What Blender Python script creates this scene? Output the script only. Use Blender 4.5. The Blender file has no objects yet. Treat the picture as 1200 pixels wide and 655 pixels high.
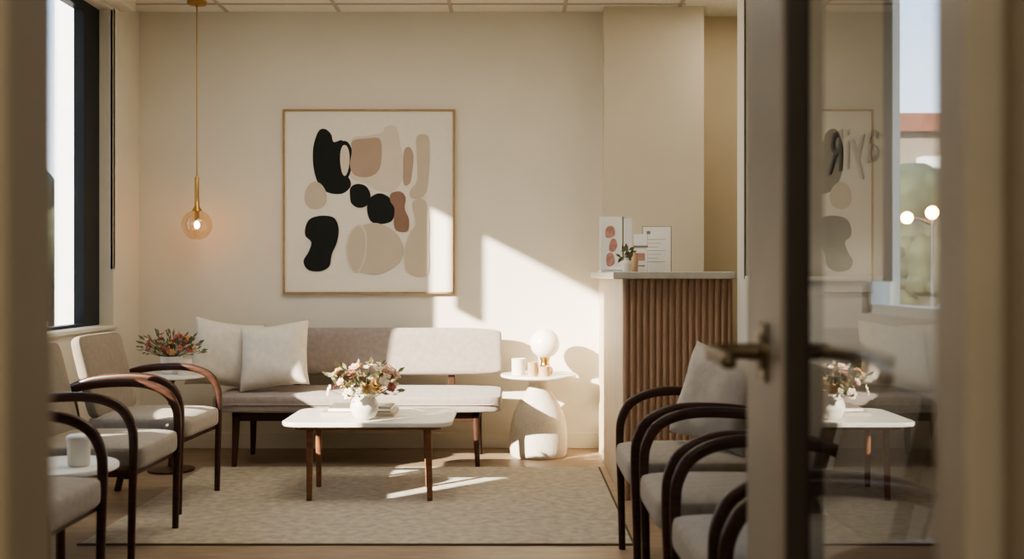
import bpy, bmesh, math, random
from mathutils import Vector, Matrix
R=random.Random(7)
S=bpy.context.scene
COL=S.collection

# ---------------------------------------------------------------- materials
def srgb(c):
    return tuple((x/255/12.92 if x/255<=0.04045 else ((x/255+0.055)/1.055)**2.4) for x in c)
def mat(name,c,rough=0.6,var=0.06,scale=8,bump=0.0,bscale=200,metal=0,emit=None,estr=0,spec=0.4,sheen=0,stretch=None,detail=4):
    m=bpy.data.materials.new(name); m.use_nodes=True
    nt=m.node_tree; N=nt.nodes; L=nt.links
    b=N['Principled BSDF']
    c=srgb(c)
    tc=N.new('ShaderNodeTexCoord'); mp=N.new('ShaderNodeMapping'); L.new(tc.outputs['Object'],mp.inputs[0])
    if stretch: mp.inputs['Scale'].default_value=stretch
    no=N.new('ShaderNodeTexNoise'); no.inputs['Scale'].default_value=scale; no.inputs['Detail'].default_value=detail
    L.new(mp.outputs[0],no.inputs['Vector'])
    rp=N.new('ShaderNodeValToRGB')
    rp.color_ramp.elements[0].position=0.3; rp.color_ramp.elements[1].position=0.7
    rp.color_ramp.elements[0].color=tuple(x*(1-var*2) for x in c)+(1,)
    rp.color_ramp.elements[1].color=tuple(min(1,x*(1+var)) for x in c)+(1,)
    L.new(no.outputs['Fac'],rp.inputs[0]); L.new(rp.outputs[0],b.inputs['Base Color'])
    b.inputs['Roughness'].default_value=rough; b.inputs['Metallic'].default_value=metal
    b.inputs['Specular IOR Level'].default_value=spec
    if sheen: b.inputs['Sheen Weight'].default_value=sheen
    if bump:
        n2=N.new('ShaderNodeTexNoise'); n2.inputs['Scale'].default_value=bscale; n2.inputs['Detail'].default_value=3
        L.new(tc.outputs['Object'],n2.inputs['Vector'])
        bp=N.new('ShaderNodeBump'); bp.inputs['Strength'].default_value=bump; bp.inputs['Distance'].default_value=0.004
        L.new(n2.outputs['Fac'],bp.inputs['Height']); L.new(bp.outputs[0],b.inputs['Normal'])
    if emit:
        b.inputs['Emission Color'].default_value=srgb(emit)+(1,); b.inputs['Emission Strength'].default_value=estr
    return m
def glassmat(name,f0=0.06,tint=(1,1,1),rough=0.0):
    """thin glass: clear with Schlick reflection"""
    m=bpy.data.materials.new(name); m.use_nodes=True
    nt=m.node_tree; N=nt.nodes; L=nt.links; N.clear()
    o=N.new('ShaderNodeOutputMaterial'); mx=N.new('ShaderNodeMixShader'); t=N.new('ShaderNodeBsdfTransparent'); g=N.new('ShaderNodeBsdfGlossy')
    ge=N.new('ShaderNodeNewGeometry'); dt=N.new('ShaderNodeVectorMath'); dt.operation='DOT_PRODUCT'
    L.new(ge.outputs['Normal'],dt.inputs[0]); L.new(ge.outputs['Incoming'],dt.inputs[1])
    def M(op,a,b=None):
        n=N.new('ShaderNodeMath'); n.operation=op
        for i,v in enumerate((a,b)):
            if v is None: continue
            if isinstance(v,(int,float)): n.inputs[i].default_value=v
            else: L.new(v,n.inputs[i])
        return n.outputs[0]
    c=M('ABSOLUTE',dt.outputs['Value']); k=M('POWER',M('SUBTRACT',1.0,c),5.0)
    f=M('ADD',M('MULTIPLY',k,1-f0),f0)
    t.inputs[0].default_value=tint+(1,); g.inputs['Roughness'].default_value=rough
    L.new(f,mx.inputs[0]); L.new(t.outputs[0],mx.inputs[1]); L.new(g.outputs[0],mx.inputs[2]); L.new(mx.outputs[0],o.inputs[0])
    return m

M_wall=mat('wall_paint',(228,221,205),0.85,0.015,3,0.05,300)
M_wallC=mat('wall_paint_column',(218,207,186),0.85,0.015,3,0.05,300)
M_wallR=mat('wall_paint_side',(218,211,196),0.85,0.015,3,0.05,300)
M_tan=mat('tan_paint',(204,189,160),0.85,0.015,3)
M_ceil=mat('ceiling_tile',(236,231,218),0.9,0.03,60,0.2,150)
M_grid=mat('ceiling_grid',(196,188,172),0.6,0.01)
M_trim=mat('trim_paint',(230,223,207),0.6,0.01)
M_floor=mat('floor_plank',(156,136,114),0.45,0.10,6,0.05,80,stretch=(1,6,1))
M_rug=mat('rug_wool',(186,174,152),0.95,0.16,22,1.0,160,sheen=0.3,detail=12)
M_rugb=mat('rug_binding',(100,86,68),0.9,0.05)
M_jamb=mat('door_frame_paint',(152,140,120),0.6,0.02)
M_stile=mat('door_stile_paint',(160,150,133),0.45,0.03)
M_gask=mat('door_gasket',(66,58,49),0.5,0.02)
M_handle=mat('handle_metal',(112,98,78),0.4,0.02,metal=0.8)
M_dark=mat('window_frame_dark',(38,43,47),0.5,0.02)
M_wfw=mat('window_frame_white',(215,213,206),0.5,0.02)
M_sofa=mat('sofa_fabric',(166,153,144),0.95,0.06,40,0.8,300,sheen=0.2)
M_chairf=mat('chair_fabric',(168,157,142),0.95,0.06,40,0.8,300,sheen=0.2)
M_chairb=mat('chair_back_fabric',(150,138,122),0.95,0.06,40,0.8,300,sheen=0.1)
M_pillow=mat('pillow_linen',(232,222,205),0.95,0.04,30,0.8,300,sheen=0.2)
M_pillowg=mat('pillow_grey',(190,180,166),0.95,0.05,30,0.8,300,sheen=0.2)
M_dwood=mat('dark_wood',(72,46,34),0.35,0.2,10,0.03,60,stretch=(1,1,8))
M_wood=mat('walnut_wood',(136,94,66),0.4,0.15,10,0.03,60,stretch=(1,1,8))
M_swood=mat('sofa_base_wood',(72,48,35),0.4,0.15,10)
M_rib=mat('counter_slat_wood',(184,150,124),0.5,0.10,12,0.04,60,stretch=(6,6,.5))
M_panel=mat('counter_panel_wood',(214,194,168),0.5,0.05,10,stretch=(3,3,.6))
M_stone=mat('counter_stone',(206,202,190),0.3,0.04,20)
M_marble=mat('table_top_offwhite',(232,227,217),0.4,0.015,6)
M_plaster=mat('plaster_base',(210,201,186),0.9,0.05,60,0.4,100)
M_white=mat('white_ceramic',(232,226,214),0.4,0.02)
M_brass=mat('brass',(190,155,98),0.3,0.03,metal=1.0)
M_amber=mat('amber_glass',(200,170,134),0.15,0.05)
M_frame=mat('oak_frame',(172,142,100),0.5,0.08,20)
M_canvas=mat('canvas',(234,227,212),0.9,0.01,40,0.3,500)
M_black=mat('paint_black',(30,33,30),0.8,0.03)
M_ptan=mat('paint_tan',(200,186,165),0.85,0.02)
M_plt=mat('paint_light',(218,206,188),0.85,0.02)
M_pink=mat('paint_pink',(180,157,138),0.85,0.02)
M_brown=mat('paint_brown',(148,118,101),0.85,0.03)
M_paper=mat('paper',(250,248,243),0.6,0.01)
M_print=mat('print_pink',(206,156,142),0.6,0.15,30)
M_ink=mat('print_ink',(150,146,138),0.6,0.02)
M_leaf=mat('leaf_green',(112,112,76),0.6,0.2,30)
M_stem=mat('stem_green',(110,106,70),0.6,0.1)
M_fl1=mat('petal_cream',(240,226,200),0.7,0.05)
M_fl2=mat('petal_blush',(226,192,168),0.7,0.08)
M_fl3=mat('petal_rose',(180,112,100),0.7,0.1)
M_fl4=mat('petal_mustard',(208,168,108),0.7,0.1)
M_fl5=mat('petal_red',(160,76,70),0.7,0.1)
M_book=mat('book_cover',(196,186,168),0.6,0.03)
M_book2=mat('book_cover_grey',(150,140,126),0.6,0.03)
M_globe=mat('lamp_globe_opal',(246,238,222),0.25,0.01,emit=(255,236,205),estr=0.1)
M_bulb=mat('bulb_filament',(255,200,120),0.3,0.0,emit=(255,170,80),estr=50)
M_bokeh=mat('street_bulb',(255,200,120),0.3,0.0,emit=(255,160,80),estr=70)
M_letter=mat('sign_letter',(84,82,78),0.5,0.02)
M_ext=mat('exterior_stucco',(238,234,226),0.8,0.03)
M_bld=mat('exterior_brick_wall',(130,118,104),0.8,0.08)
M_roof=mat('terracotta',(120,76,58),0.8,0.1)
M_extg=mat('exterior_ground',(110,102,90),0.9,0.1,2)
M_tree=mat('tree_foliage',(64,70,48),0.9,0.3,3)
M_trunk=mat('tree_bark',(90,72,56),0.9,0.2,6)
M_gdoor=glassmat('door_glass',0.27,(0.88,0.89,0.88))
M_gwin=glassmat('window_glass',0.05,(0.97,0.98,0.98))
M_gpend=glassmat('pendant_glass',0.12,(0.97,0.88,0.74))
M_gpanel=mat('sign_panel_acrylic',(158,149,132),0.22,0.03,2,spec=0.6)

# ---------------------------------------------------------------- geometry helpers
def obj(name,me,m=None):
    o=bpy.data.objects.new(name,me); COL.objects.link(o)
    if m is not None and not me.materials: me.materials.append(m)
    return o
def smooth(o,on=True):
    for p in o.data.polygons: p.use_smooth=on
    return o
def box(name,x0,x1,y0,y1,z0,z1,m,bev=0,seg=3):
    bm=bmesh.new(); bmesh.ops.create_cube(bm,size=1)
    c=Vector(((x0+x1)/2,(y0+y1)/2,(z0+z1)/2)); s=(x1-x0,y1-y0,z1-z0)
    for v in bm.verts: v.co=Vector((v.co.x*s[0],v.co.y*s[1],v.co.z*s[2]))
    if bev: bmesh.ops.bevel(bm,geom=bm.edges[:],offset=bev,segments=seg,profile=0.5,affect='EDGES')
    me=bpy.data.meshes.new(name); bm.to_mesh(me); bm.free()
    o=obj(name,me,m); o.location=c
    if bev and seg>2: smooth(o)
    return o
def pane(name,x,y0,y1,z0,z1,m):
    me=bpy.data.meshes.new(name); me.from_pydata([(x,y0,z0),(x,y1,z0),(x,y1,z1),(x,y0,z1)],[],[(0,1,2,3)]); me.update()
    return obj(name,me,m)
def lathe(name,prof,m,seg=48,sm=True,caps=True):
    vs=[];fs=[]
    for r,z in prof:
        for i in range(seg):
            a=2*math.pi*i/seg; vs.append((r*math.cos(a),r*math.sin(a),z))
    n=len(prof)
    for j in range(n-1):
        for i in range(seg):
            k=(i+1)%seg
            fs.append((j*seg+i,j*seg+k,(j+1)*seg+k,(j+1)*seg+i))
    if caps: fs.append(tuple(reversed(range(seg)))); fs.append(tuple((n-1)*seg+i for i in range(seg)))
    me=bpy.data.meshes.new(name); me.from_pydata(vs,[],fs); me.update()
    o=obj(name,me,m)
    if sm:
        smooth(o)
        try: me.set_sharp_from_angle(angle=math.radians(45))
        except Exception: pass
    return o
def catmull(pts,closed=False,sub=6):
    n=len(pts); out=[]
    pts=[Vector(p) for p in pts]
    rng=range(n) if closed else range(n-1)
    for i in rng:
        if closed: p0,p1,p2,p3=pts[(i-1)%n],pts[i],pts[(i+1)%n],pts[(i+2)%n]
        else: p0,p1,p2,p3=pts[max(i-1,0)],pts[i],pts[i+1],pts[min(i+2,n-1)]
        for k in range(sub):
            t=k/sub
            out.append(0.5*((2*p1)+(p2-p0)*t+(2*p0-5*p1+4*p2-p3)*t*t+(3*p1-p0-3*p2+p3)*t**3))
    if not closed: out.append(pts[-1])
    return out
def sweep(name,pts,w,h,m,side=(0,1,0),sub=6,seg=12,taper=None,smoothp=True):
    P=catmull(pts,False,sub) if smoothp else [Vector(p) for p in pts]
    n=len(P); vs=[];fs=[]
    sd=Vector(side)
    for i,p in enumerate(P):
        t=(P[min(i+1,n-1)]-P[max(i-1,0)]).normalized()
        s=(sd-t*sd.dot(t)).normalized(); nn=t.cross(s)
        k=taper(i/(n-1)) if taper else 1
        for j in range(seg):
            a=2*math.pi*j/seg; ca,sa=math.cos(a),math.sin(a)
            e=0.7
            x=math.copysign(abs(ca)**e,ca)*w/2*k; y=math.copysign(abs(sa)**e,sa)*h/2*k
            vs.append(p+s*x+nn*y)
    for i in range(n-1):
        for j in range(seg):
            k=(j+1)%seg; fs.append((i*seg+j,i*seg+k,(i+1)*seg+k,(i+1)*seg+j))
    fs.append(tuple(reversed(range(seg)))); fs.append(tuple((n-1)*seg+j for j in range(seg)))
    me=bpy.data.meshes.new(name); me.from_pydata(vs,[],fs); me.update()
    bm=bmesh.new(); bm.from_mesh(me); bmesh.ops.recalc_face_normals(bm,faces=bm.faces[:]); bm.to_mesh(me); bm.free()
    return smooth(obj(name,me,m))
def ball(name,r,m,loc=(0,0,0),sub=4,sc=(1,1,1)):
    bm=bmesh.new(); bmesh.ops.create_icosphere(bm,subdivisions=sub,radius=r)
    for v in bm.verts: v.co=Vector((v.co.x*sc[0],v.co.y*sc[1],v.co.z*sc[2]))
    me=bpy.data.meshes.new(name); bm.to_mesh(me); bm.free()
    o=smooth(obj(name,me,m)); o.location=loc; return o
def group(name,parts,loc=(0,0,0),rz=0):
    e=bpy.data.objects.new(name,None); COL.objects.link(e); e.empty_display_size=0.1
    for p in parts: p.parent=e
    e.location=loc; e.rotation_euler=(0,0,rz); return e
def dup(e,name,loc,rz):
    parts=[]
    for c in e.children:
        o=bpy.data.objects.new(c.name.split('.')[0],c.data); COL.objects.link(o)
        o.location=c.location; o.rotation_euler=c.rotation_euler; parts.append(o)
        for md in c.modifiers:
            n=o.modifiers.new(md.name,md.type)
            if md.type=='SUBSURF': n.levels=md.levels; n.render_levels=md.render_levels
    return group(name,parts,loc,rz)
def pillow(name,w,h,t,m,n=32,seed=0):
    vs=[];fs=[]
    for s in (1,-1):
        for i in range(n+1):
            for j in range(n+1):
                u=-1+2*i/n; v=-1+2*j/n
                x=u*(1-0.10*(1-v*v)*abs(u)**2); z=v*(1-0.10*(1-u*u)*abs(v)**2)
                d=max(0,(1-u**4))**0.6*max(0,(1-v**4))**0.6
                wr=0.07*math.sin(6*u+3*v+seed)*math.cos(4*v-2*u+seed)+0.05*math.sin(9*(u+v)+seed)*abs(u*v)
                crease=-0.10*math.exp(-((u*0.8)**2)*8)*max(0,v)**2
                vs.append((x*w/2,s*(d*t/2*(1+wr+crease)+0.003*(1 if d>0 else 0)),z*h/2))
    N=(n+1)*(n+1)
    for k in range(2):
        for i in range(n):
            for j in range(n):
                a=k*N+i*(n+1)+j; f=(a,a+1,a+n+2,a+n+1)
                fs.append(f if k==0 else tuple(reversed(f)))
    me=bpy.data.meshes.new(name); me.from_pydata(vs,[],fs)
    bm=bmesh.new(); bm.from_mesh(me); bmesh.ops.remove_doubles(bm,verts=bm.verts[:],dist=0.0005)
    bmesh.ops.recalc_face_normals(bm,faces=bm.faces[:]); bm.to_mesh(me); bm.free()
    return smooth(obj(name,me,m))
def cushion(name,x0,x1,y0,y1,z0,z1,m,bev=0.03,puff=0.0):
    bm=bmesh.new(); bmesh.ops.create_cube(bm,size=1)
    s=(x1-x0,y1-y0,z1-z0)
    for v in bm.verts: v.co=Vector((v.co.x*s[0],v.co.y*s[1],v.co.z*s[2]))
    bmesh.ops.subdivide_edges(bm,edges=bm.edges[:],cuts=7,use_grid_fill=True)
    for v in bm.verts:
        u=[2*v.co[i]/s[i] for i in range(3)]
        c=[max(-s[i]/2+bev,min(s[i]/2-bev,v.co[i])) for i in range(3)]
        cv=Vector(c); d=v.co-cv
        if d.length>1e-6: v.co=cv+d.normalized()*bev
        if puff: 
            k=(1-u[0]**2)*(1-u[1]**2)
            if u[2]>0.9: v.co.z+=puff*k
    me=bpy.data.meshes.new(name); bm.to_mesh(me); bm.free()
    o=smooth(obj(name,me,m)); o.location=((x0+x1)/2,(y0+y1)/2,(z0+z1)/2)
    md=o.modifiers.new('s','SUBSURF'); md.levels=1; md.render_levels=2
    return o
def flat(name,pts,m,y):
    me=bpy.data.meshes.new(name); n=len(pts)
    me.from_pydata([(p[0],y,p[1]) for p in pts],[],[tuple(range(n))]); me.update()
    bm=bmesh.new(); bm.from_mesh(me); bmesh.ops.triangulate(bm,faces=bm.faces[:],ngon_method='EAR_CLIP'); bm.to_mesh(me); bm.free()
    return obj(name,me,m)
def rslab(name,x0,x1,y0,y1,z0,z1,r,m,bev=0.004):
    pts=[]
    for cx,cy,a0 in ((x1-r,y1-r,0),(x0+r,y1-r,90),(x0+r,y0+r,180),(x1-r,y0+r,270)):
        for k in range(9):
            a=math.radians(a0+k*90/8); pts.append((cx+r*math.cos(a),cy+r*math.sin(a)))
    bm=bmesh.new(); vs=[bm.verts.new((p[0],p[1],z0)) for p in pts]; f=bm.faces.new(vs)
    ex=bmesh.ops.extrude_face_region(bm,geom=[f]); 
    for v in ex['geom']:
        if isinstance(v,bmesh.types.BMVert): v.co.z=z1
    bmesh.ops.recalc_face_normals(bm,faces=bm.faces[:])
    if bev:
        es=[e for e in bm.edges if abs(e.verts[0].co.z-e.verts[1].co.z)<1e-6]
        bmesh.ops.bevel(bm,geom=es,offset=bev,segments=2,profile=0.5,affect='EDGES')
    me=bpy.data.meshes.new(name); bm.to_mesh(me); bm.free()
    return obj(name,me,m)

# ---------------------------------------------------------------- room shell
LX=-2.41; BY=6.62; CZ=2.82; FY=0.80
box('floor',-2.6,1.8,-2.2,7.0,-0.12,0,M_floor)
box('ceiling',-2.6,1.8,-2.2,7.0,CZ,CZ+0.1,M_ceil)
parts=[]
for i in range(-4,3):
    x=-0.39+i*0.725
    if LX<x<1.09: parts.append(box('tbar',x-0.012,x+0.012,0.9,6.61,CZ-0.006,CZ-0.0005,M_grid))
for j in range(0,8):
    y=6.42-j*0.725
    if y>1: parts.append(box('tbar_cross',LX+0.01,1.09,y-0.012,y+0.012,CZ-0.006,CZ-0.0005,M_grid))
group('ceiling_grid',parts)
box('wall_back',LX-0.16,0.60,BY,BY+0.2,0,CZ,M_wall)
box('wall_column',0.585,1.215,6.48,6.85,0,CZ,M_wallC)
box('wall_reception_back',1.2,1.8,6.74,6.9,0,CZ,M_tan)
box('wall_reception_side',1.70,1.8,4.9,6.75,0,CZ,M_wall)
box('wall_reception_front',1.2,1.71,4.90,5.0,0,CZ,M_wall)
WY0,WY1,WZ0,WZ1=3.30,6.19,0.80,2.72
box('wall_left_lower',LX-0.16,LX,WY0,WY1,0,WZ0,M_wall)
box('wall_left_upper',LX-0.16,LX,WY0,WY1,WZ1,CZ,M_wall)
box('wall_left_far',LX-0.16,LX,WY1,BY,0,CZ,M_wall)
box('wall_left_near',LX-0.16,LX,FY,WY0,0,CZ,M_wall)
RX=1.10; RY0,RY1,RZ0,RZ1=2.2,3.22,1.0,2.6
box('wall_right_far',RX,RX+0.12,RY1,5.0,0,CZ,M_wallR)
box('wall_right_near',RX,RX+0.12,FY,RY0,0,CZ,M_wallR)
box('wall_right_lower',RX,RX+0.12,RY0,RY1,0,RZ0,M_wallR)
box('wall_right_upper',RX,RX+0.12,RY0,RY1,RZ1,CZ,M_wallR)
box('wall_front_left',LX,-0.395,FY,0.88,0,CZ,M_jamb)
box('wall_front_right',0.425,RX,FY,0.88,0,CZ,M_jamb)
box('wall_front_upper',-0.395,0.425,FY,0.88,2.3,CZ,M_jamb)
box('wall_corridor_left',-1.6,-1.5,-2.1,FY,0,CZ,M_wallR)
box('wall_corridor_right',1.5,1.6,-2.1,FY,0,CZ,M_wallR)
box('wall_corridor_end',-1.6,1.6,-2.2,-2.1,0,CZ,M_wallR)
box('baseboard_back',LX,0.585,BY-0.014,BY,0,0.10,M_trim,0.003,2)
box('baseboard_left',LX,LX+0.014,FY+0.1,BY-0.014,0,0.10,M_trim,0.003,2)
box('baseboard_right',RX-0.014,RX,FY+0.1,5.0,0,0.10,M_trim,0.003,2)
fx0,fx1=-2.555,-2.495
group('window_1',[
 box('frame_jamb_far',fx0,fx1,5.97,WY1,WZ0,WZ1,M_dark),
 box('frame_jamb_near',fx0,fx1,WY0,3.35,WZ0,WZ1,M_dark),
 box('frame_bottom',fx0,fx1,3.35,5.97,WZ0,WZ0+0.035,M_dark),
 box('frame_top',fx0,fx1,3.35,5.97,WZ1-0.05,WZ1,M_dark),
 pane('glass_pane',-2.525,3.35,5.97,WZ0+0.035,WZ1-0.05,M_gwin),
])
box('trim_window_sill',LX-0.09,LX+0.025,WY0,WY1,WZ0-0.005,WZ0+0.018,M_trim,0.004,2)
group('roller_blind',[box('cassette',LX,LX+0.10,3.2,6.3,2.735,CZ-0.001,M_trim,0.01,3),
  box('side_channel',LX-0.02,LX+0.0,WY1-0.0,WY1+0.03,WZ0+.35,2.735,M_trim,0.004,2)])
group('window_2',[
 box('frame_a',RX+0.02,RX+0.07,RY0,RY0+0.03,RZ0,RZ1,M_wfw),
 box('frame_b',RX+0.02,RX+0.07,RY1-0.03,RY1,RZ0,RZ1,M_wfw),
 box('frame_c',RX+0.02,RX+0.07,RY0,RY1,RZ0,RZ0+0.03,M_wfw),
 box('frame_d',RX+0.02,RX+0.07,RY0,RY1,RZ1-0.03,RZ1,M_wfw),
 pane('glass_pane',RX+0.045,RY0+0.03,RY1-0.03,RZ0+0.03,RZ1-0.03,M_gwin)])
cu=bpy.data.curves.new('lettering','FONT'); cu.body='ayiR'; cu.size=0.2; cu.extrude=0.001
to=bpy.data.objects.new('lettering_tmp',cu); COL.objects.link(to)
bpy.context.view_layer.update()
me=bpy.data.meshes.new_from_object(to); bpy.data.objects.remove(to)
me.transform(Matrix(((0,0,-1,0),(1.45,0,0,0),(0,1,0,0),(0,0,0,1))))
let=obj('lettering',me,None); me.materials.clear(); me.materials.append(M_letter)
let.location=(RX-0.021,3.01,1.46)
group('sign_panel',[
 box('panel',RX-0.018,RX,2.98,4.74,1.115,2.75,M_gpanel),
 box('edge_far',RX-0.022,RX,4.74,4.76,1.10,2.77,M_gask),
 box('edge_near',RX-0.022,RX,2.96,2.98,1.10,2.77,M_gask),
 box('edge_bottom',RX-0.022,RX,2.98,4.74,1.10,1.115,M_trim),
 let])
dx0,dx1=0.394,0.434
def leverset(sx):
    x=dx0 if sx<0 else dx1
    L=0.082 if sx<0 else 0.052
    ro=lathe('rose',[(0.028,0),(0.028,0.010),(0.013,0.012),(0.012,L),(0.014,L+0.006)],M_handle,24)
    ro.rotation_euler=(0,sx*math.pi/2,0); ro.location=(x,1.60,1.0)
    pl=box('back_plate',min(x,x+sx*0.006),max(x,x+sx*0.006),1.575,1.625,0.955,1.045,M_handle,0.002,2)
    lv=sweep('lever',[(x+sx*L,1.605,1.0),(x+sx*(L+.002),1.58,1.0),(x+sx*(L+.002),1.52,0.998),(x+sx*L,1.47,0.994)] if sx<0 else
       [(x+sx*0.05,1.605,1.0),(x+sx*0.054,1.57,1.0),(x+sx*0.054,1.45,1.0),(x+sx*0.052,1.33,0.985)],0.020,0.022,M_handle,side=(0,0,1))
    return [ro,pl,lv]
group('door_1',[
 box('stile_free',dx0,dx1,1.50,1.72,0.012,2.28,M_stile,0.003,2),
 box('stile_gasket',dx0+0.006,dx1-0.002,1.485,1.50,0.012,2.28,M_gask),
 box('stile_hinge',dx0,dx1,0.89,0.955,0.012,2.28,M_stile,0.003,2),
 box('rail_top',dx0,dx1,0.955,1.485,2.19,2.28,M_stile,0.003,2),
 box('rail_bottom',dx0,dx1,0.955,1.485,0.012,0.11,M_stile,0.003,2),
 pane('glass_pane',dx1-0.008,0.955,1.485,0.11,2.19,M_gdoor),
]+leverset(-1)+leverset(1))

# ---------------------------------------------------------------- exterior
box('exterior_ground',-60,60,-40,80,-0.5,-0.16,M_extg)
box('exterior_side_blocker',-2.98,-2.66,4.67,5.62,-0.16,3.04,M_ext)  # unseen block, added to cut the left edge of the sunbeam
box('exterior_top_blocker',-3.42,-2.60,2.6,6.9,3.05,3.2,M_ext)  # unseen slab, added to shape the sloping top of the sun patch
box('exterior_strip_blocker',-2.76,-2.73,4.32,4.47,2.14,3.04,M_ext)  # out-of-view strip, added to cast the shadow band on the back wall
box('exterior_column',-4.02,-3.2,9.0,9.6,-0.16,6.5,M_ext)
group('exterior_building',[box('walls',5.6,14,20,26,-0.16,3.9,M_bld),box('roof',5.4,14.2,19.8,26.2,3.9,4.25,M_roof),
  box('bay',7.9,8.8,19.7,20,-0.16,3.4,M_wfw),box('bay_window',8.0,8.7,19.66,19.7,1.6,3.0,M_dark),
  box('window_strip',6.2,7.6,19.96,20,1.8,3.0,M_dark)])
def tree(name,x,y,h,r):
    ps=[sweep('trunk',[(0,0,-0.16),(0.05,0,h*0.4),(0,0,h*0.8)],0.25,0.25,M_trunk,side=(0,1,0.01))]
    for i in range(14):
        a=R.random()*6.28; q=R.random()*r*0.8
        b=ball('foliage',r*(0.35+0.3*R.random()),M_tree,(q*math.cos(a),q*math.sin(a),h*0.75+(R.random()-.5)*r),2)
        tx=bpy.data.textures.get('d') or bpy.data.textures.new('d','CLOUDS'); tx.noise_scale=0.3
        md=b.modifiers.new('sub','SUBSURF'); md.levels=1; md.render_levels=1
        d=b.modifiers.new('disp','DISPLACE'); d.texture=tx; d.strength=0.35; d.mid_level=0.5
        ps.append(b)
    return group(name,ps,(x,y,0))
tree('tree',-12.0,24,2.6,2.2)
tree('tree',-9.4,21,2.2,1.6)
tree('tree',7.0,17.5,2.2,1.3)
tree('tree',5.9,15.9,1.4,0.9)
group('street_lamp',[sweep('pole',[(0,0,-0.16),(0,0,1.0),(0,0,1.9)],0.05,0.05,M_dark,side=(0,1,0.01)),
   ball('bulb',0.09,M_bokeh,(0,0,1.97),3),ball('bulb',0.08,M_bokeh,(-0.35,0,1.9),3),
   sweep('arm',[(0,0,1.8),(-0.2,0,1.88),(-0.35,0,1.85)],0.03,0.03,M_dark)],(5.75,14,0))

# ---------------------------------------------------------------- rug
group('area_rug',[box('pile',-1.79,0.50,4.25,5.94,0.0005,0.007,M_rug,0.003,2),
  box('binding_near',-1.80,0.51,4.235,4.25,0.0005,0.006,M_rugb),
  box('binding_side',0.50,0.51,4.25,5.94,0.0005,0.006,M_rugb)])

# ---------------------------------------------------------------- sofa
sofa=[cushion('seat',-1.735,-0.06,5.87,6.46,0.318,0.432,M_sofa,0.03,0.006)]
bk=cushion('backrest',-1.63,-0.065,-0.06,0.06,-0.148,0.148,M_sofa,0.035); bk.location=(-0.8475,6.44,0.638); bk.rotation_euler=(math.radians(-7),0,0)
sofa.append(bk)
sofa.append(sweep('seat_piping',[(-1.71,5.868,0.375),(-1.2,5.866,0.375),(-0.6,5.866,0.375),(-0.085,5.868,0.375)],0.008,0.008,M_sofa))
sofa.append(box('rail_front',-1.63,-0.19,5.96,6.0,0.268,0.320,M_swood,0.004,2))
sofa.append(box('rail_rear',-1.63,-0.19,6.36,6.40,0.268,0.320,M_swood,0.004,2))
for x in (-1.61,-0.21):
    sofa.append(box('rail_side',x-0.02,x+0.02,5.96,6.40,0.268,0.320,M_swood,0.004,2))
    for y,dy in ((5.98,-0.01),(6.38,0.02)):
        sx=-1 if x<-1 else 1
        sofa.append(sweep('leg',[(x,y,0.30),(x+sx*0.004,y+dy*.5,0.15),(x+sx*0.01,y+dy,0.0)],0.05,0.045,M_swood,taper=lambda t:1-0.4*t))
for x in (-1.35,-0.38):
    sofa.append(box('back_bracket',x-0.02,x+0.02,6.42,6.45,0.40,0.56,M_swood,0.003,2))
group('sofa',sofa)
p=pillow('throw_pillow',0.42,0.42,0.17,M_pillow,seed=1); p.location=(-1.73,6.19,0.640); p.rotation_euler=(math.radians(-15),math.radians(8),math.radians(12))
p=pillow('throw_pillow.001',0.43,0.41,0.17,M_pillow,seed=2.5); p.location=(-1.405,6.06,0.640); p.rotation_euler=(math.radians(-24),math.radians(-8),math.radians(-6))

# ---------------------------------------------------------------- coffee table
ct=[rslab('top',-1.135,-0.295,4.98,5.54,0.376,0.400,0.09,M_marble,0.006),
    rslab('under_frame',-1.08,-0.35,5.04,5.48,0.356,0.376,0.05,M_wood,0.0)]
for x,y,ddx,ddy in ((-1.00,5.07,0.0,-0.02),(-0.415,5.07,0.01,-0.02),(-1.015,5.38,0,0.0),(-0.45,5.38,0.01,0.0)):
    ct.append(sweep('leg',[(x,y,0.36),(x+ddx/2,y+ddy/2,0.18),(x+ddx,y+ddy,0.0075)],0.036,0.036,M_wood,taper=lambda t:1-0.25*t))
group('coffee_table',ct)
group('book_stack',[box('book_1',-0.97,-0.60,5.20,5.44,0.400,0.420,M_book,0.002,2),
   box('book_2',-0.94,-0.62,5.22,5.43,0.420,0.442,M_book2,0.002,2),
   box('book_pages',-0.937,-0.617,5.217,5.42,0.424,0.438,M_paper)])

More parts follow.
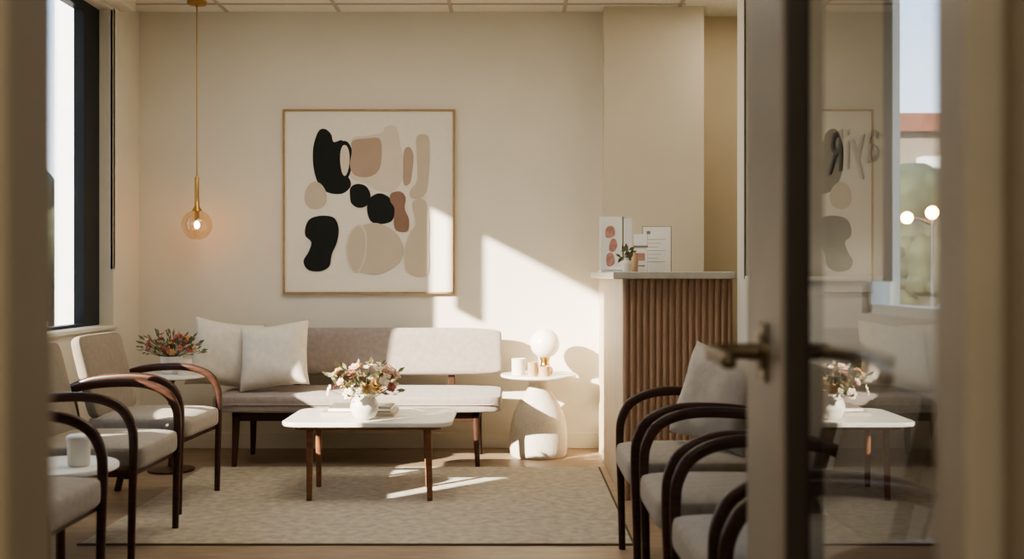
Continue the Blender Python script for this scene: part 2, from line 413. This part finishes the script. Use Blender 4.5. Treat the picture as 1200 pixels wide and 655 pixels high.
def petalflower(V,F,MI,c,n,r,mi,rr):
    n=n.normalized(); a=n.orthogonal().normalized(); b=n.cross(a)
    for layer,(k,rad,lift) in enumerate(((6,1.0,0.25),(5,0.65,0.6),(4,0.35,0.9))):
        off=rr.random()*6
        for i in range(k):
            th=off+i*2*math.pi/k
            d=a*math.cos(th)+b*math.sin(th); s=n.cross(d)
            R_=r*rad
            i0=len(V)
            V+= [c, c+d*R_*.5+s*R_*.42+n*R_*lift*.4, c+d*R_+s*R_*.25+n*R_*lift, c+d*R_*1.08+n*R_*lift*1.1, c+d*R_-s*R_*.25+n*R_*lift, c+d*R_*.5-s*R_*.42+n*R_*lift*.4]
            F.append(tuple(range(i0,i0+6))); MI.append(mi)
def bouquet(name,rx,ry,h,z0,nf,nl,cols,seed,fr=0.022):
    rr=random.Random(seed); V=[];F=[];MI=[]
    def stem(p0,p1,w,mi):
        t=(p1-p0).normalized(); a=t.orthogonal().normalized()*w; b=t.cross(a)
        i0=len(V)
        for q in (p0,p1):
            V.extend([q+a,q+b,q-a,q-b])
        for j in range(4): F.append((i0+j,i0+(j+1)%4,i0+4+(j+1)%4,i0+4+j)); MI.append(mi)
    base=Vector((0,0,z0))
    for i in range(nf):
        th=rr.random()*6.283; q=math.sqrt(rr.random())
        p=Vector((q*rx*math.cos(th),q*ry*math.sin(th),z0+h*(0.25+0.75*rr.random())*(1-0.45*q*q)))
        stem(base+Vector((rr.uniform(-.015,.015),rr.uniform(-.015,.015),-0.03)),p,0.0013,0)
        n=(p-base+Vector((0,-0.04,0.02)))
        petalflower(V,F,MI,p,n,fr*(0.5+0.8*rr.random()),2+rr.randrange(len(cols)),rr)
    for i in range(nl):
        th=rr.random()*6.283; q=math.sqrt(rr.random())
        p=Vector((q*rx*1.05*math.cos(th),q*ry*1.05*math.sin(th),z0+h*(0.1+0.8*rr.random())*(1-0.4*q*q)))
        d=(p-base+Vector((rr.uniform(-.05,.05),rr.uniform(-.05,.05),rr.uniform(-.04,.04)))).normalized(); s=d.orthogonal().normalized()
        s=(s*math.cos(th)+d.cross(s)*math.sin(th)); l=0.03+0.025*rr.random()
        i0=len(V); V+= [p,p+d*l*.5+s*l*.22,p+d*l,p+d*l*.5-s*l*.22]; F.append((i0,i0+1,i0+2,i0+3)); MI.append(1)
        if i%3==0: stem(base,p,0.001,0)
    me=bpy.data.meshes.new(name); me.from_pydata([tuple(v) for v in V],[],F)
    for m in [M_stem,M_leaf]+cols: me.materials.append(m)
    for pl,mi in zip(me.polygons,MI): pl.material_index=mi
    me.update(); return obj(name,me)
vprof=[(0.030,0),(0.052,0.012),(0.068,0.045),(0.070,0.07),(0.060,0.10),(0.046,0.118),(0.048,0.13),(0.043,0.13),(0.040,0.115),(0.03,0.10)]
group('flower_vase',[lathe('vase_body',vprof,M_white),
   bouquet('flowers',0.19,0.14,0.20,0.110,72,70,[M_fl1,M_fl2,M_fl1,M_fl4,M_fl3,M_fl2,M_fl4],3,0.024)],(-0.735,5.10,0.400))

# ---------------------------------------------------------------- round side table + lamp
bprof=[(0.168,0),(0.175,0.01),(0.178,0.05),(0.179,0.12),(0.173,0.19),(0.156,0.26),(0.128,0.32),(0.095,0.37),(0.070,0.41),(0.060,0.44),(0.066,0.468),(0.10,0.482)]
tprof=[(0.10,0.480),(0.215,0.484),(0.233,0.490),(0.236,0.497),(0.233,0.505),(0.22,0.507)]
TX,TY=0.165,6.36
group('pedestal_side_table',[lathe('base',bprof,M_plaster,64),lathe('top',tprof,M_white,64)],(TX,TY,0))
tz=0.507
def z0b(r): return [(r*math.sin(t),-r*math.cos(t)) for t in [math.pi*k/24 for k in range(2,24)]]+[(0.002,r)]
gl=lathe('globe',[(a,b+0.125+0.06) for a,b in z0b(0.092)],M_globe)
group('table_lamp',[lathe('lamp_base',[(0.045,0),(0.05,0.01),(0.05,0.03),(0.03,0.05),(0.025,0.07),(0.035,0.105)],M_brass),gl],(TX+0.04,TY+0.02,tz))
def candle(name,x,y,r,h,m):
    return group(name,[lathe('jar',[(r*0.95,0),(r,0.004),(r,h),(r*0.9,h),(r*0.9,h*0.75),(0.003,h*0.74)],m,32)],(x,y,tz))
candle('candle_jar',0.04,6.28,0.042,0.10,M_white)
candle('candle_jar.001',0.125,6.20,0.030,0.085,M_amber)
candle('candle_jar.002',0.195,6.20,0.036,0.06,M_amber)

# ---------------------------------------------------------------- artwork
AX,AZ,AW,AH=-0.922,1.592,1.105,1.187
def A(px,py): return ((px-433)/200*AW,(236.5-py)/215*AH)
art=[]
t=0.012
for n,x0,x1,z0,z1 in (('frame_l',-AW/2,-AW/2+t,-AH/2,AH/2),('frame_r',AW/2-t,AW/2,-AH/2,AH/2),('frame_t',-AW/2+t,AW/2-t,AH/2-t,AH/2),('frame_b',-AW/2+t,AW/2-t,-AH/2,-AH/2+t)):
    art.append(box(n,x0,x1,-0.035,0.0,z0,z1,M_frame,0.0015,2))
art.append(box('canvas',-AW/2+t,AW/2-t,-0.024,-0.002,-AH/2+t,AH/2-t,M_canvas))
lay=[0]
def blob(pts,m,sm=True):
    lay[0]+=1
    q=[A(*p) for p in pts]
    if sm: q=[(v.x,v.y) for v in catmull([(a,b,0) for a,b in q],True,7)]
    art.append(flat('shape_%d'%lay[0],q,m,-0.0242-0.0004*lay[0]))
def ell(cx,cy,rx,ry,m,rot=0,wob=0.04):
    pts=[]
    for k in range(12):
        a=2*math.pi*k/12; r=1+wob*math.sin(3*a+cx)
        x=rx*r*math.cos(a); y=ry*r*math.sin(a); c,s=math.cos(rot),math.sin(rot)
        pts.append((cx+x*c-y*s,cy+x*s+y*c))
    blob(pts,m)
blob([(374,155),(382,152),(389,158),(392,167),(401,165),(406,171),(399,186),(399,203),(409,208),(412,218),(403,227),(388,227),(376,219),(369,200),(368,175)],M_black)
blob([(415,162),(430,160),(448,156),(453,149),(465,150),(470,172),(474,192),(472,212),(460,225),(443,224),(430,216),(412,209),(409,190),(411,172)],M_plt)
ell(405,188,9,23,M_black); ell(405,188,5.5,18,M_plt)
blob([(414,166),(430,163),(446,164),(448,185),(444,201),(432,208),(417,206),(411,195),(413,180)],M_pink)
blob([(474,178),(480,173),(485,182),(484,200),(481,215),(474,217),(473,200)],M_pink)
blob([(489,161),(502,160),(504,180),(503,205),(500,225),(492,233),(482,232),(481,224),(489,212),(489,185)],M_ptan)
ell(371,230,13,16,M_ptan)
blob([(412,220),(420,216),(430,219),(435,229),(432,240),(422,244),(413,239),(411,229)],M_black)
blob([(434,233),(445,227),(457,232),(463,245),(460,259),(445,263),(435,259),(431,246)],M_black)
blob([(459,227),(470,225),(476,232),(475,245),(480,258),(478,271),(466,271),(462,262),(463,245),(458,236)],M_brown)
blob([(484,238),(498,235),(503,255),(503,290),(503,318),(495,324),(482,322),(475,312),(475,292),(480,275),(487,262)],M_ptan)
blob([(366,256),(380,253),(393,256),(398,268),(396,284),(390,298),(387,312),(376,318),(362,316),(357,306),(363,295),(366,284),(359,276),(360,264)],M_black)
ell(441,292,31,30,M_ptan)
ell(419,291,12,28,M_plt,0.08); ell(419,291,10.5,26,M_ptan,0.08)
g=group('framed_artwork',art,(AX,BY-0.001,AZ))

# ---------------------------------------------------------------- pendant
px,py=-1.957,6.36
gp=[]
gp.append(lathe('canopy',[(0.055,CZ-0.022),(0.06,CZ-0.018),(0.06,CZ-0.001)],M_brass,32))
gp.append(sweep('cord',[(0,0,CZ-0.02),(0,0,2.3),(0,0,1.73)],0.007,0.007,M_brass,side=(0,1,0.01)))
gp.append(lathe('stem',[(0.010,1.73),(0.013,1.72),(0.013,1.60),(0.016,1.545),(0.028,1.525),(0.030,1.515)],M_brass,24))
gp.append(lathe('globe',[(a,b+1.43) for a,b in z0b(0.093)],M_gpend,caps=False))
gp.append(ball('bulb',0.017,M_bulb,(0,0,1.43),3,(1,1,1.4)))
gp.append(lathe('socket',[(0.014,1.455),(0.014,1.52)],M_brass,20))
group('pendant_lamp',gp,(px,py,0))

# ---------------------------------------------------------------- reception counter
cx0,cx1,cy0,cy1=0.55,1.098,5.09,6.475
V=[];F=[]
nr=17; wd=(cx1-cx0)/nr; prof=[]
for i in range(nr):
    for k in range(9):
        a=math.pi*k/8
        prof.append((cx0+wd*(i+0.5)-math.cos(a)*wd*0.42, cy0-math.sin(a)*0.016))
for z in (0.0,1.099):
    V+= [(x,y,z) for x,y in prof]
n=len(prof)
for i in range(n-1): F.append((i,i+1,n+i+1,n+i))
me=bpy.data.meshes.new('slat_front'); me.from_pydata(V,[],F); me.update()
slat=obj('slat_front',me,M_rib); smooth(slat)
try: me.set_sharp_from_angle(angle=math.radians(50))
except Exception: pass
group('reception_counter',[slat,box('body',cx0,cx1,cy0,cy1,0,1.10,M_panel),
   box('countertop',0.497,cx1,5.03,cy1,1.10,1.135,M_stone,0.004,2)])
cz=1.135
group('brochure_holder',[
  box('back_panel',-0.085,0.045,0.0,0.006,0,0.30,M_paper),
  box('brochure',-0.08,0.035,-0.012,-0.004,0.012,0.28,M_paper),
  flat('print',[(v.x,v.y) for v in catmull([(-0.05,0.04,0),(-0.03,0.03,0),(-0.005,0.05,0),(-0.012,0.09,0),(-0.03,0.105,0),(-0.05,0.09,0)],True,6)],M_print,-0.0125),
  flat('print_2',[(v.x,v.y) for v in catmull([(-0.035,0.115,0),(-0.01,0.11,0),(0.008,0.14,0),(0.0,0.175,0),(-0.02,0.18,0),(-0.035,0.15,0)],True,6)],M_print,-0.0125),
  flat('print_3',[(v.x,v.y) for v in catmull([(-0.055,0.19,0),(-0.03,0.185,0),(-0.005,0.20,0),(-0.01,0.24,0),(-0.035,0.25,0),(-0.055,0.23,0)],True,6)],M_print,-0.0125),
  box('edge_strip',0.036,0.045,-0.013,0.007,0,0.30,M_book2),
  box('side_wing',0.045,0.085,-0.03,0.05,0,0.29,M_paper),
  box('foot',-0.085,0.085,-0.04,0.06,0,0.006,M_paper)],(0.56,5.55,cz),math.radians(5))
group('leaflet_box',[box('card_body',-0.035,0.035,-0.02,0.02,0,0.20,M_paper,0.002,2),box('print_line',-0.024,0.024,-0.0212,-0.0200,0.03,0.036,M_ink),
   box('label',-0.024,0.024,-0.0212,-0.0200,0.06,0.10,M_print),
   box('lid',-0.037,0.037,-0.023,0.023,0.13,0.14,M_book2)],(0.685,5.45,cz),math.radians(-12))
group('small_bottle',[lathe('bottle',[(0.016,0),(0.018,0.004),(0.018,0.07),(0.008,0.085),(0.008,0.10)],M_amber,24)],(0.63,5.26,cz))
group('cosmetic_jar',[lathe('jar',[(0.022,0),(0.024,0.003),(0.024,0.035),(0.025,0.037),(0.025,0.055),(0.023,0.057)],M_white,24)],(0.585,5.20,cz))
g=bouquet('sprig',0.025,0.025,0.07,0.06,4,26,[M_leaf,M_fl1],11,0.01)
group('bud_vase',[lathe('vase_body',[(0.015,0),(0.022,0.01),(0.024,0.04),(0.012,0.07),(0.013,0.075)],M_white,24),g],(0.60,5.37,cz))
sheet=[box('sheet',-0.075,0.075,-0.002,0.002,0,0.245,M_paper)]
sheet.append(box('border',-0.079,0.079,0.002,0.005,0,0.249,M_book2))
sheet.append(box('logo',-0.055,-0.035,-0.0035,-0.002,0.205,0.222,M_ink))
for k in range(7): sheet.append(box('text_line',-0.05,0.045-0.02*(k%3),-0.0032,-0.002,0.175-k*0.02,0.1768-k*0.02,M_ink))
sheet.append(box('stand',-0.07,0.07,-0.01,0.05,-0.0,0.005,M_paper))
group('sign_holder',sheet,(0.775,5.42,cz),math.radians(-6)).location=(0.785,5.55,cz)

# ---------------------------------------------------------------- armchairs
def make_chair():
    ps=[]
    ps.append(cushion('seat',-0.47,0.03,-0.235,0.235,0.345,0.455,M_chairf,0.035,0.012))
    b=cushion('backrest',-0.032,0.032,-0.235,0.235,-0.20,0.20,M_chairb,0.028); b.location=(-0.475,0,0.635); b.rotation_euler=(0,math.radians(-14),0)
    ps.append(b)
    for s in (-1,1):
        y=s*0.262
        ps.append(sweep('arm',[(-0.53,y,0.585),(-0.42,y,0.628),(-0.27,y,0.645),(-0.14,y,0.640),(-0.05,y,0.605),(-0.005,y,0.54),(0.005,y,0.45),(0.0,y,0.25),(-0.005,y,0.0)],0.030,0.036,M_dwood,side=(0,1,0),
           taper=lambda t:1.05-0.3*max(0,t-0.55)/0.45))
        ps.append(sweep('rear_leg',[(-0.525,y,0.60),(-0.49,y,0.42),(-0.49,y,0.2),(-0.53,y,0.0)],0.028,0.034,M_dwood,side=(0,1,0)))
        ps.append(box('side_rail',-0.49,-0.01,y-0.011,y+0.011,0.335,0.365,M_dwood,0.004,2))
    ps.append(box('front_rail',-0.035,-0.01,-0.262,0.262,0.325,0.360,M_dwood,0.004,2))
    ps.append(box('rear_rail',-0.50,-0.475,-0.262,0.262,0.325,0.360,M_dwood,0.004,2))
    return ps
c0=group('armchair',make_chair(),(-1.53,5.02,0),math.radians(-3))
for x,y,r in ((-1.475,4.24,0),(-1.385,3.19,0),(-1.12,2.22,4)):
    dup(c0,'armchair',(x,y,0),math.radians(r))
for x,y,r in ((0.445,3.92,180),(0.46,3.27,180),(0.475,2.66,181),(0.48,2.02,180)):
    dup(c0,'armchair',(x,y,0),math.radians(r))
p=pillow('throw_pillow.002',0.38,0.38,0.15,M_pillowg,seed=4); p.location=(0.795,3.90,0.650); p.rotation_euler=(math.radians(-16),math.radians(9),math.radians(-50))

# ---------------------------------------------------------------- small tables at left
def rtable(name,x,y,r,h):
    return group(name,[lathe('top',[(r-0.01,h-0.022),(r,h-0.016),(r,h-0.004),(r-0.004,h)],M_marble,48),
      lathe('stem',[(0.13,0),(0.13,0.012),(0.02,0.025),(0.016,0.06),(0.016,h-0.05),(0.05,h-0.022)],M_dwood,32)],(x,y,0))
rtable('side_table',-1.95,5.86,0.21,0.555)
rtable('side_table.001',-1.64,3.72,0.20,0.43)
group('ceramic_cup',[lathe('cup_body',[(0.032,0),(0.038,0.006),(0.040,0.09),(0.044,0.095),(0.044,0.106),(0.038,0.112),(0.005,0.113)],M_white,32)],(-1.565,3.70,0.4305))
group('potted_flowers',[lathe('pot',[(0.045,0),(0.052,0.005),(0.062,0.10),(0.058,0.10),(0.05,0.09)],M_white,32),
   bouquet('blooms',0.165,0.12,0.15,0.10,70,110,[M_fl5,M_fl3,M_fl3,M_fl4],5,0.015)],(-1.95,5.86,0.555))
group('glass_tumbler',[lathe('tumbler',[(0.032,0),(0.036,0.004),(0.040,0.09),(0.037,0.09),(0.033,0.01)],M_white,32)],(-1.84,5.76,0.555))

# ---------------------------------------------------------------- lights
sd=Vector((1,0.90,-0.52)).normalized()
sl=bpy.data.lights.new('sun','SUN'); sl.energy=15; sl.angle=math.radians(0.7); sl.color=(1.0,0.91,0.77)
so=bpy.data.objects.new('sun',sl); COL.objects.link(so); so.rotation_euler=sd.to_track_quat('-Z','Y').to_euler(); so.location=(-8,-4,6)
def area(name,loc,sx,sy,e,c,rot=(0,0,0)):
    l=bpy.data.lights.new(name,'AREA'); l.shape='RECTANGLE'; l.size=sx; l.size_y=sy; l.energy=e; l.color=c
    o=bpy.data.objects.new(name,l); COL.objects.link(o); o.location=loc; o.rotation_euler=rot; return o
area('ceiling_fill',(-0.6,4.6,2.79),1.6,1.0,22,(1.0,0.92,0.79))  # added soft fill for the room, no visible fixture
area('corridor_fill',(0.0,-0.9,2.79),0.8,0.8,26,(1.0,0.92,0.79))  # added fill behind the camera, lifts right chairs and door jamb
area('reception_fill',(1.45,5.9,2.79),0.3,0.6,3.5,(1.0,0.92,0.8))  # small added fill brightening the reception recess, source not seen
w=bpy.data.worlds.new('world'); S.world=w; w.use_nodes=True
nt=w.node_tree; bg=nt.nodes['Background']
tc=nt.nodes.new('ShaderNodeTexCoord'); sep=nt.nodes.new('ShaderNodeSeparateXYZ'); rp=nt.nodes.new('ShaderNodeValToRGB')
nt.links.new(tc.outputs['Generated'],sep.inputs[0]); nt.links.new(sep.outputs['Z'],rp.inputs[0]); nt.links.new(rp.outputs[0],bg.inputs[0])
rp.color_ramp.elements[0].color=(0.80,0.82,0.82,1); rp.color_ramp.elements[1].position=0.3; rp.color_ramp.elements[1].color=(0.34,0.50,0.74,1)
bg.inputs[1].default_value=3.2

# ---------------------------------------------------------------- camera
cd=bpy.data.cameras.new('camera'); cam=bpy.data.objects.new('camera',cd); COL.objects.link(cam)
cam.location=(0,0,1.12); cam.rotation_euler=(math.radians(90),0,0)
cd.lens=36; cd.sensor_width=36; cd.shift_y=-0.0046; cd.clip_start=0.05
cd.dof.use_dof=True; cd.dof.focus_distance=5.6; cd.dof.aperture_fstop=2.4
S.camera=cam
S.view_settings.view_transform='AgX'
try: S.view_settings.look='AgX - Medium High Contrast'
except Exception: pass
S.view_settings.exposure=0.5
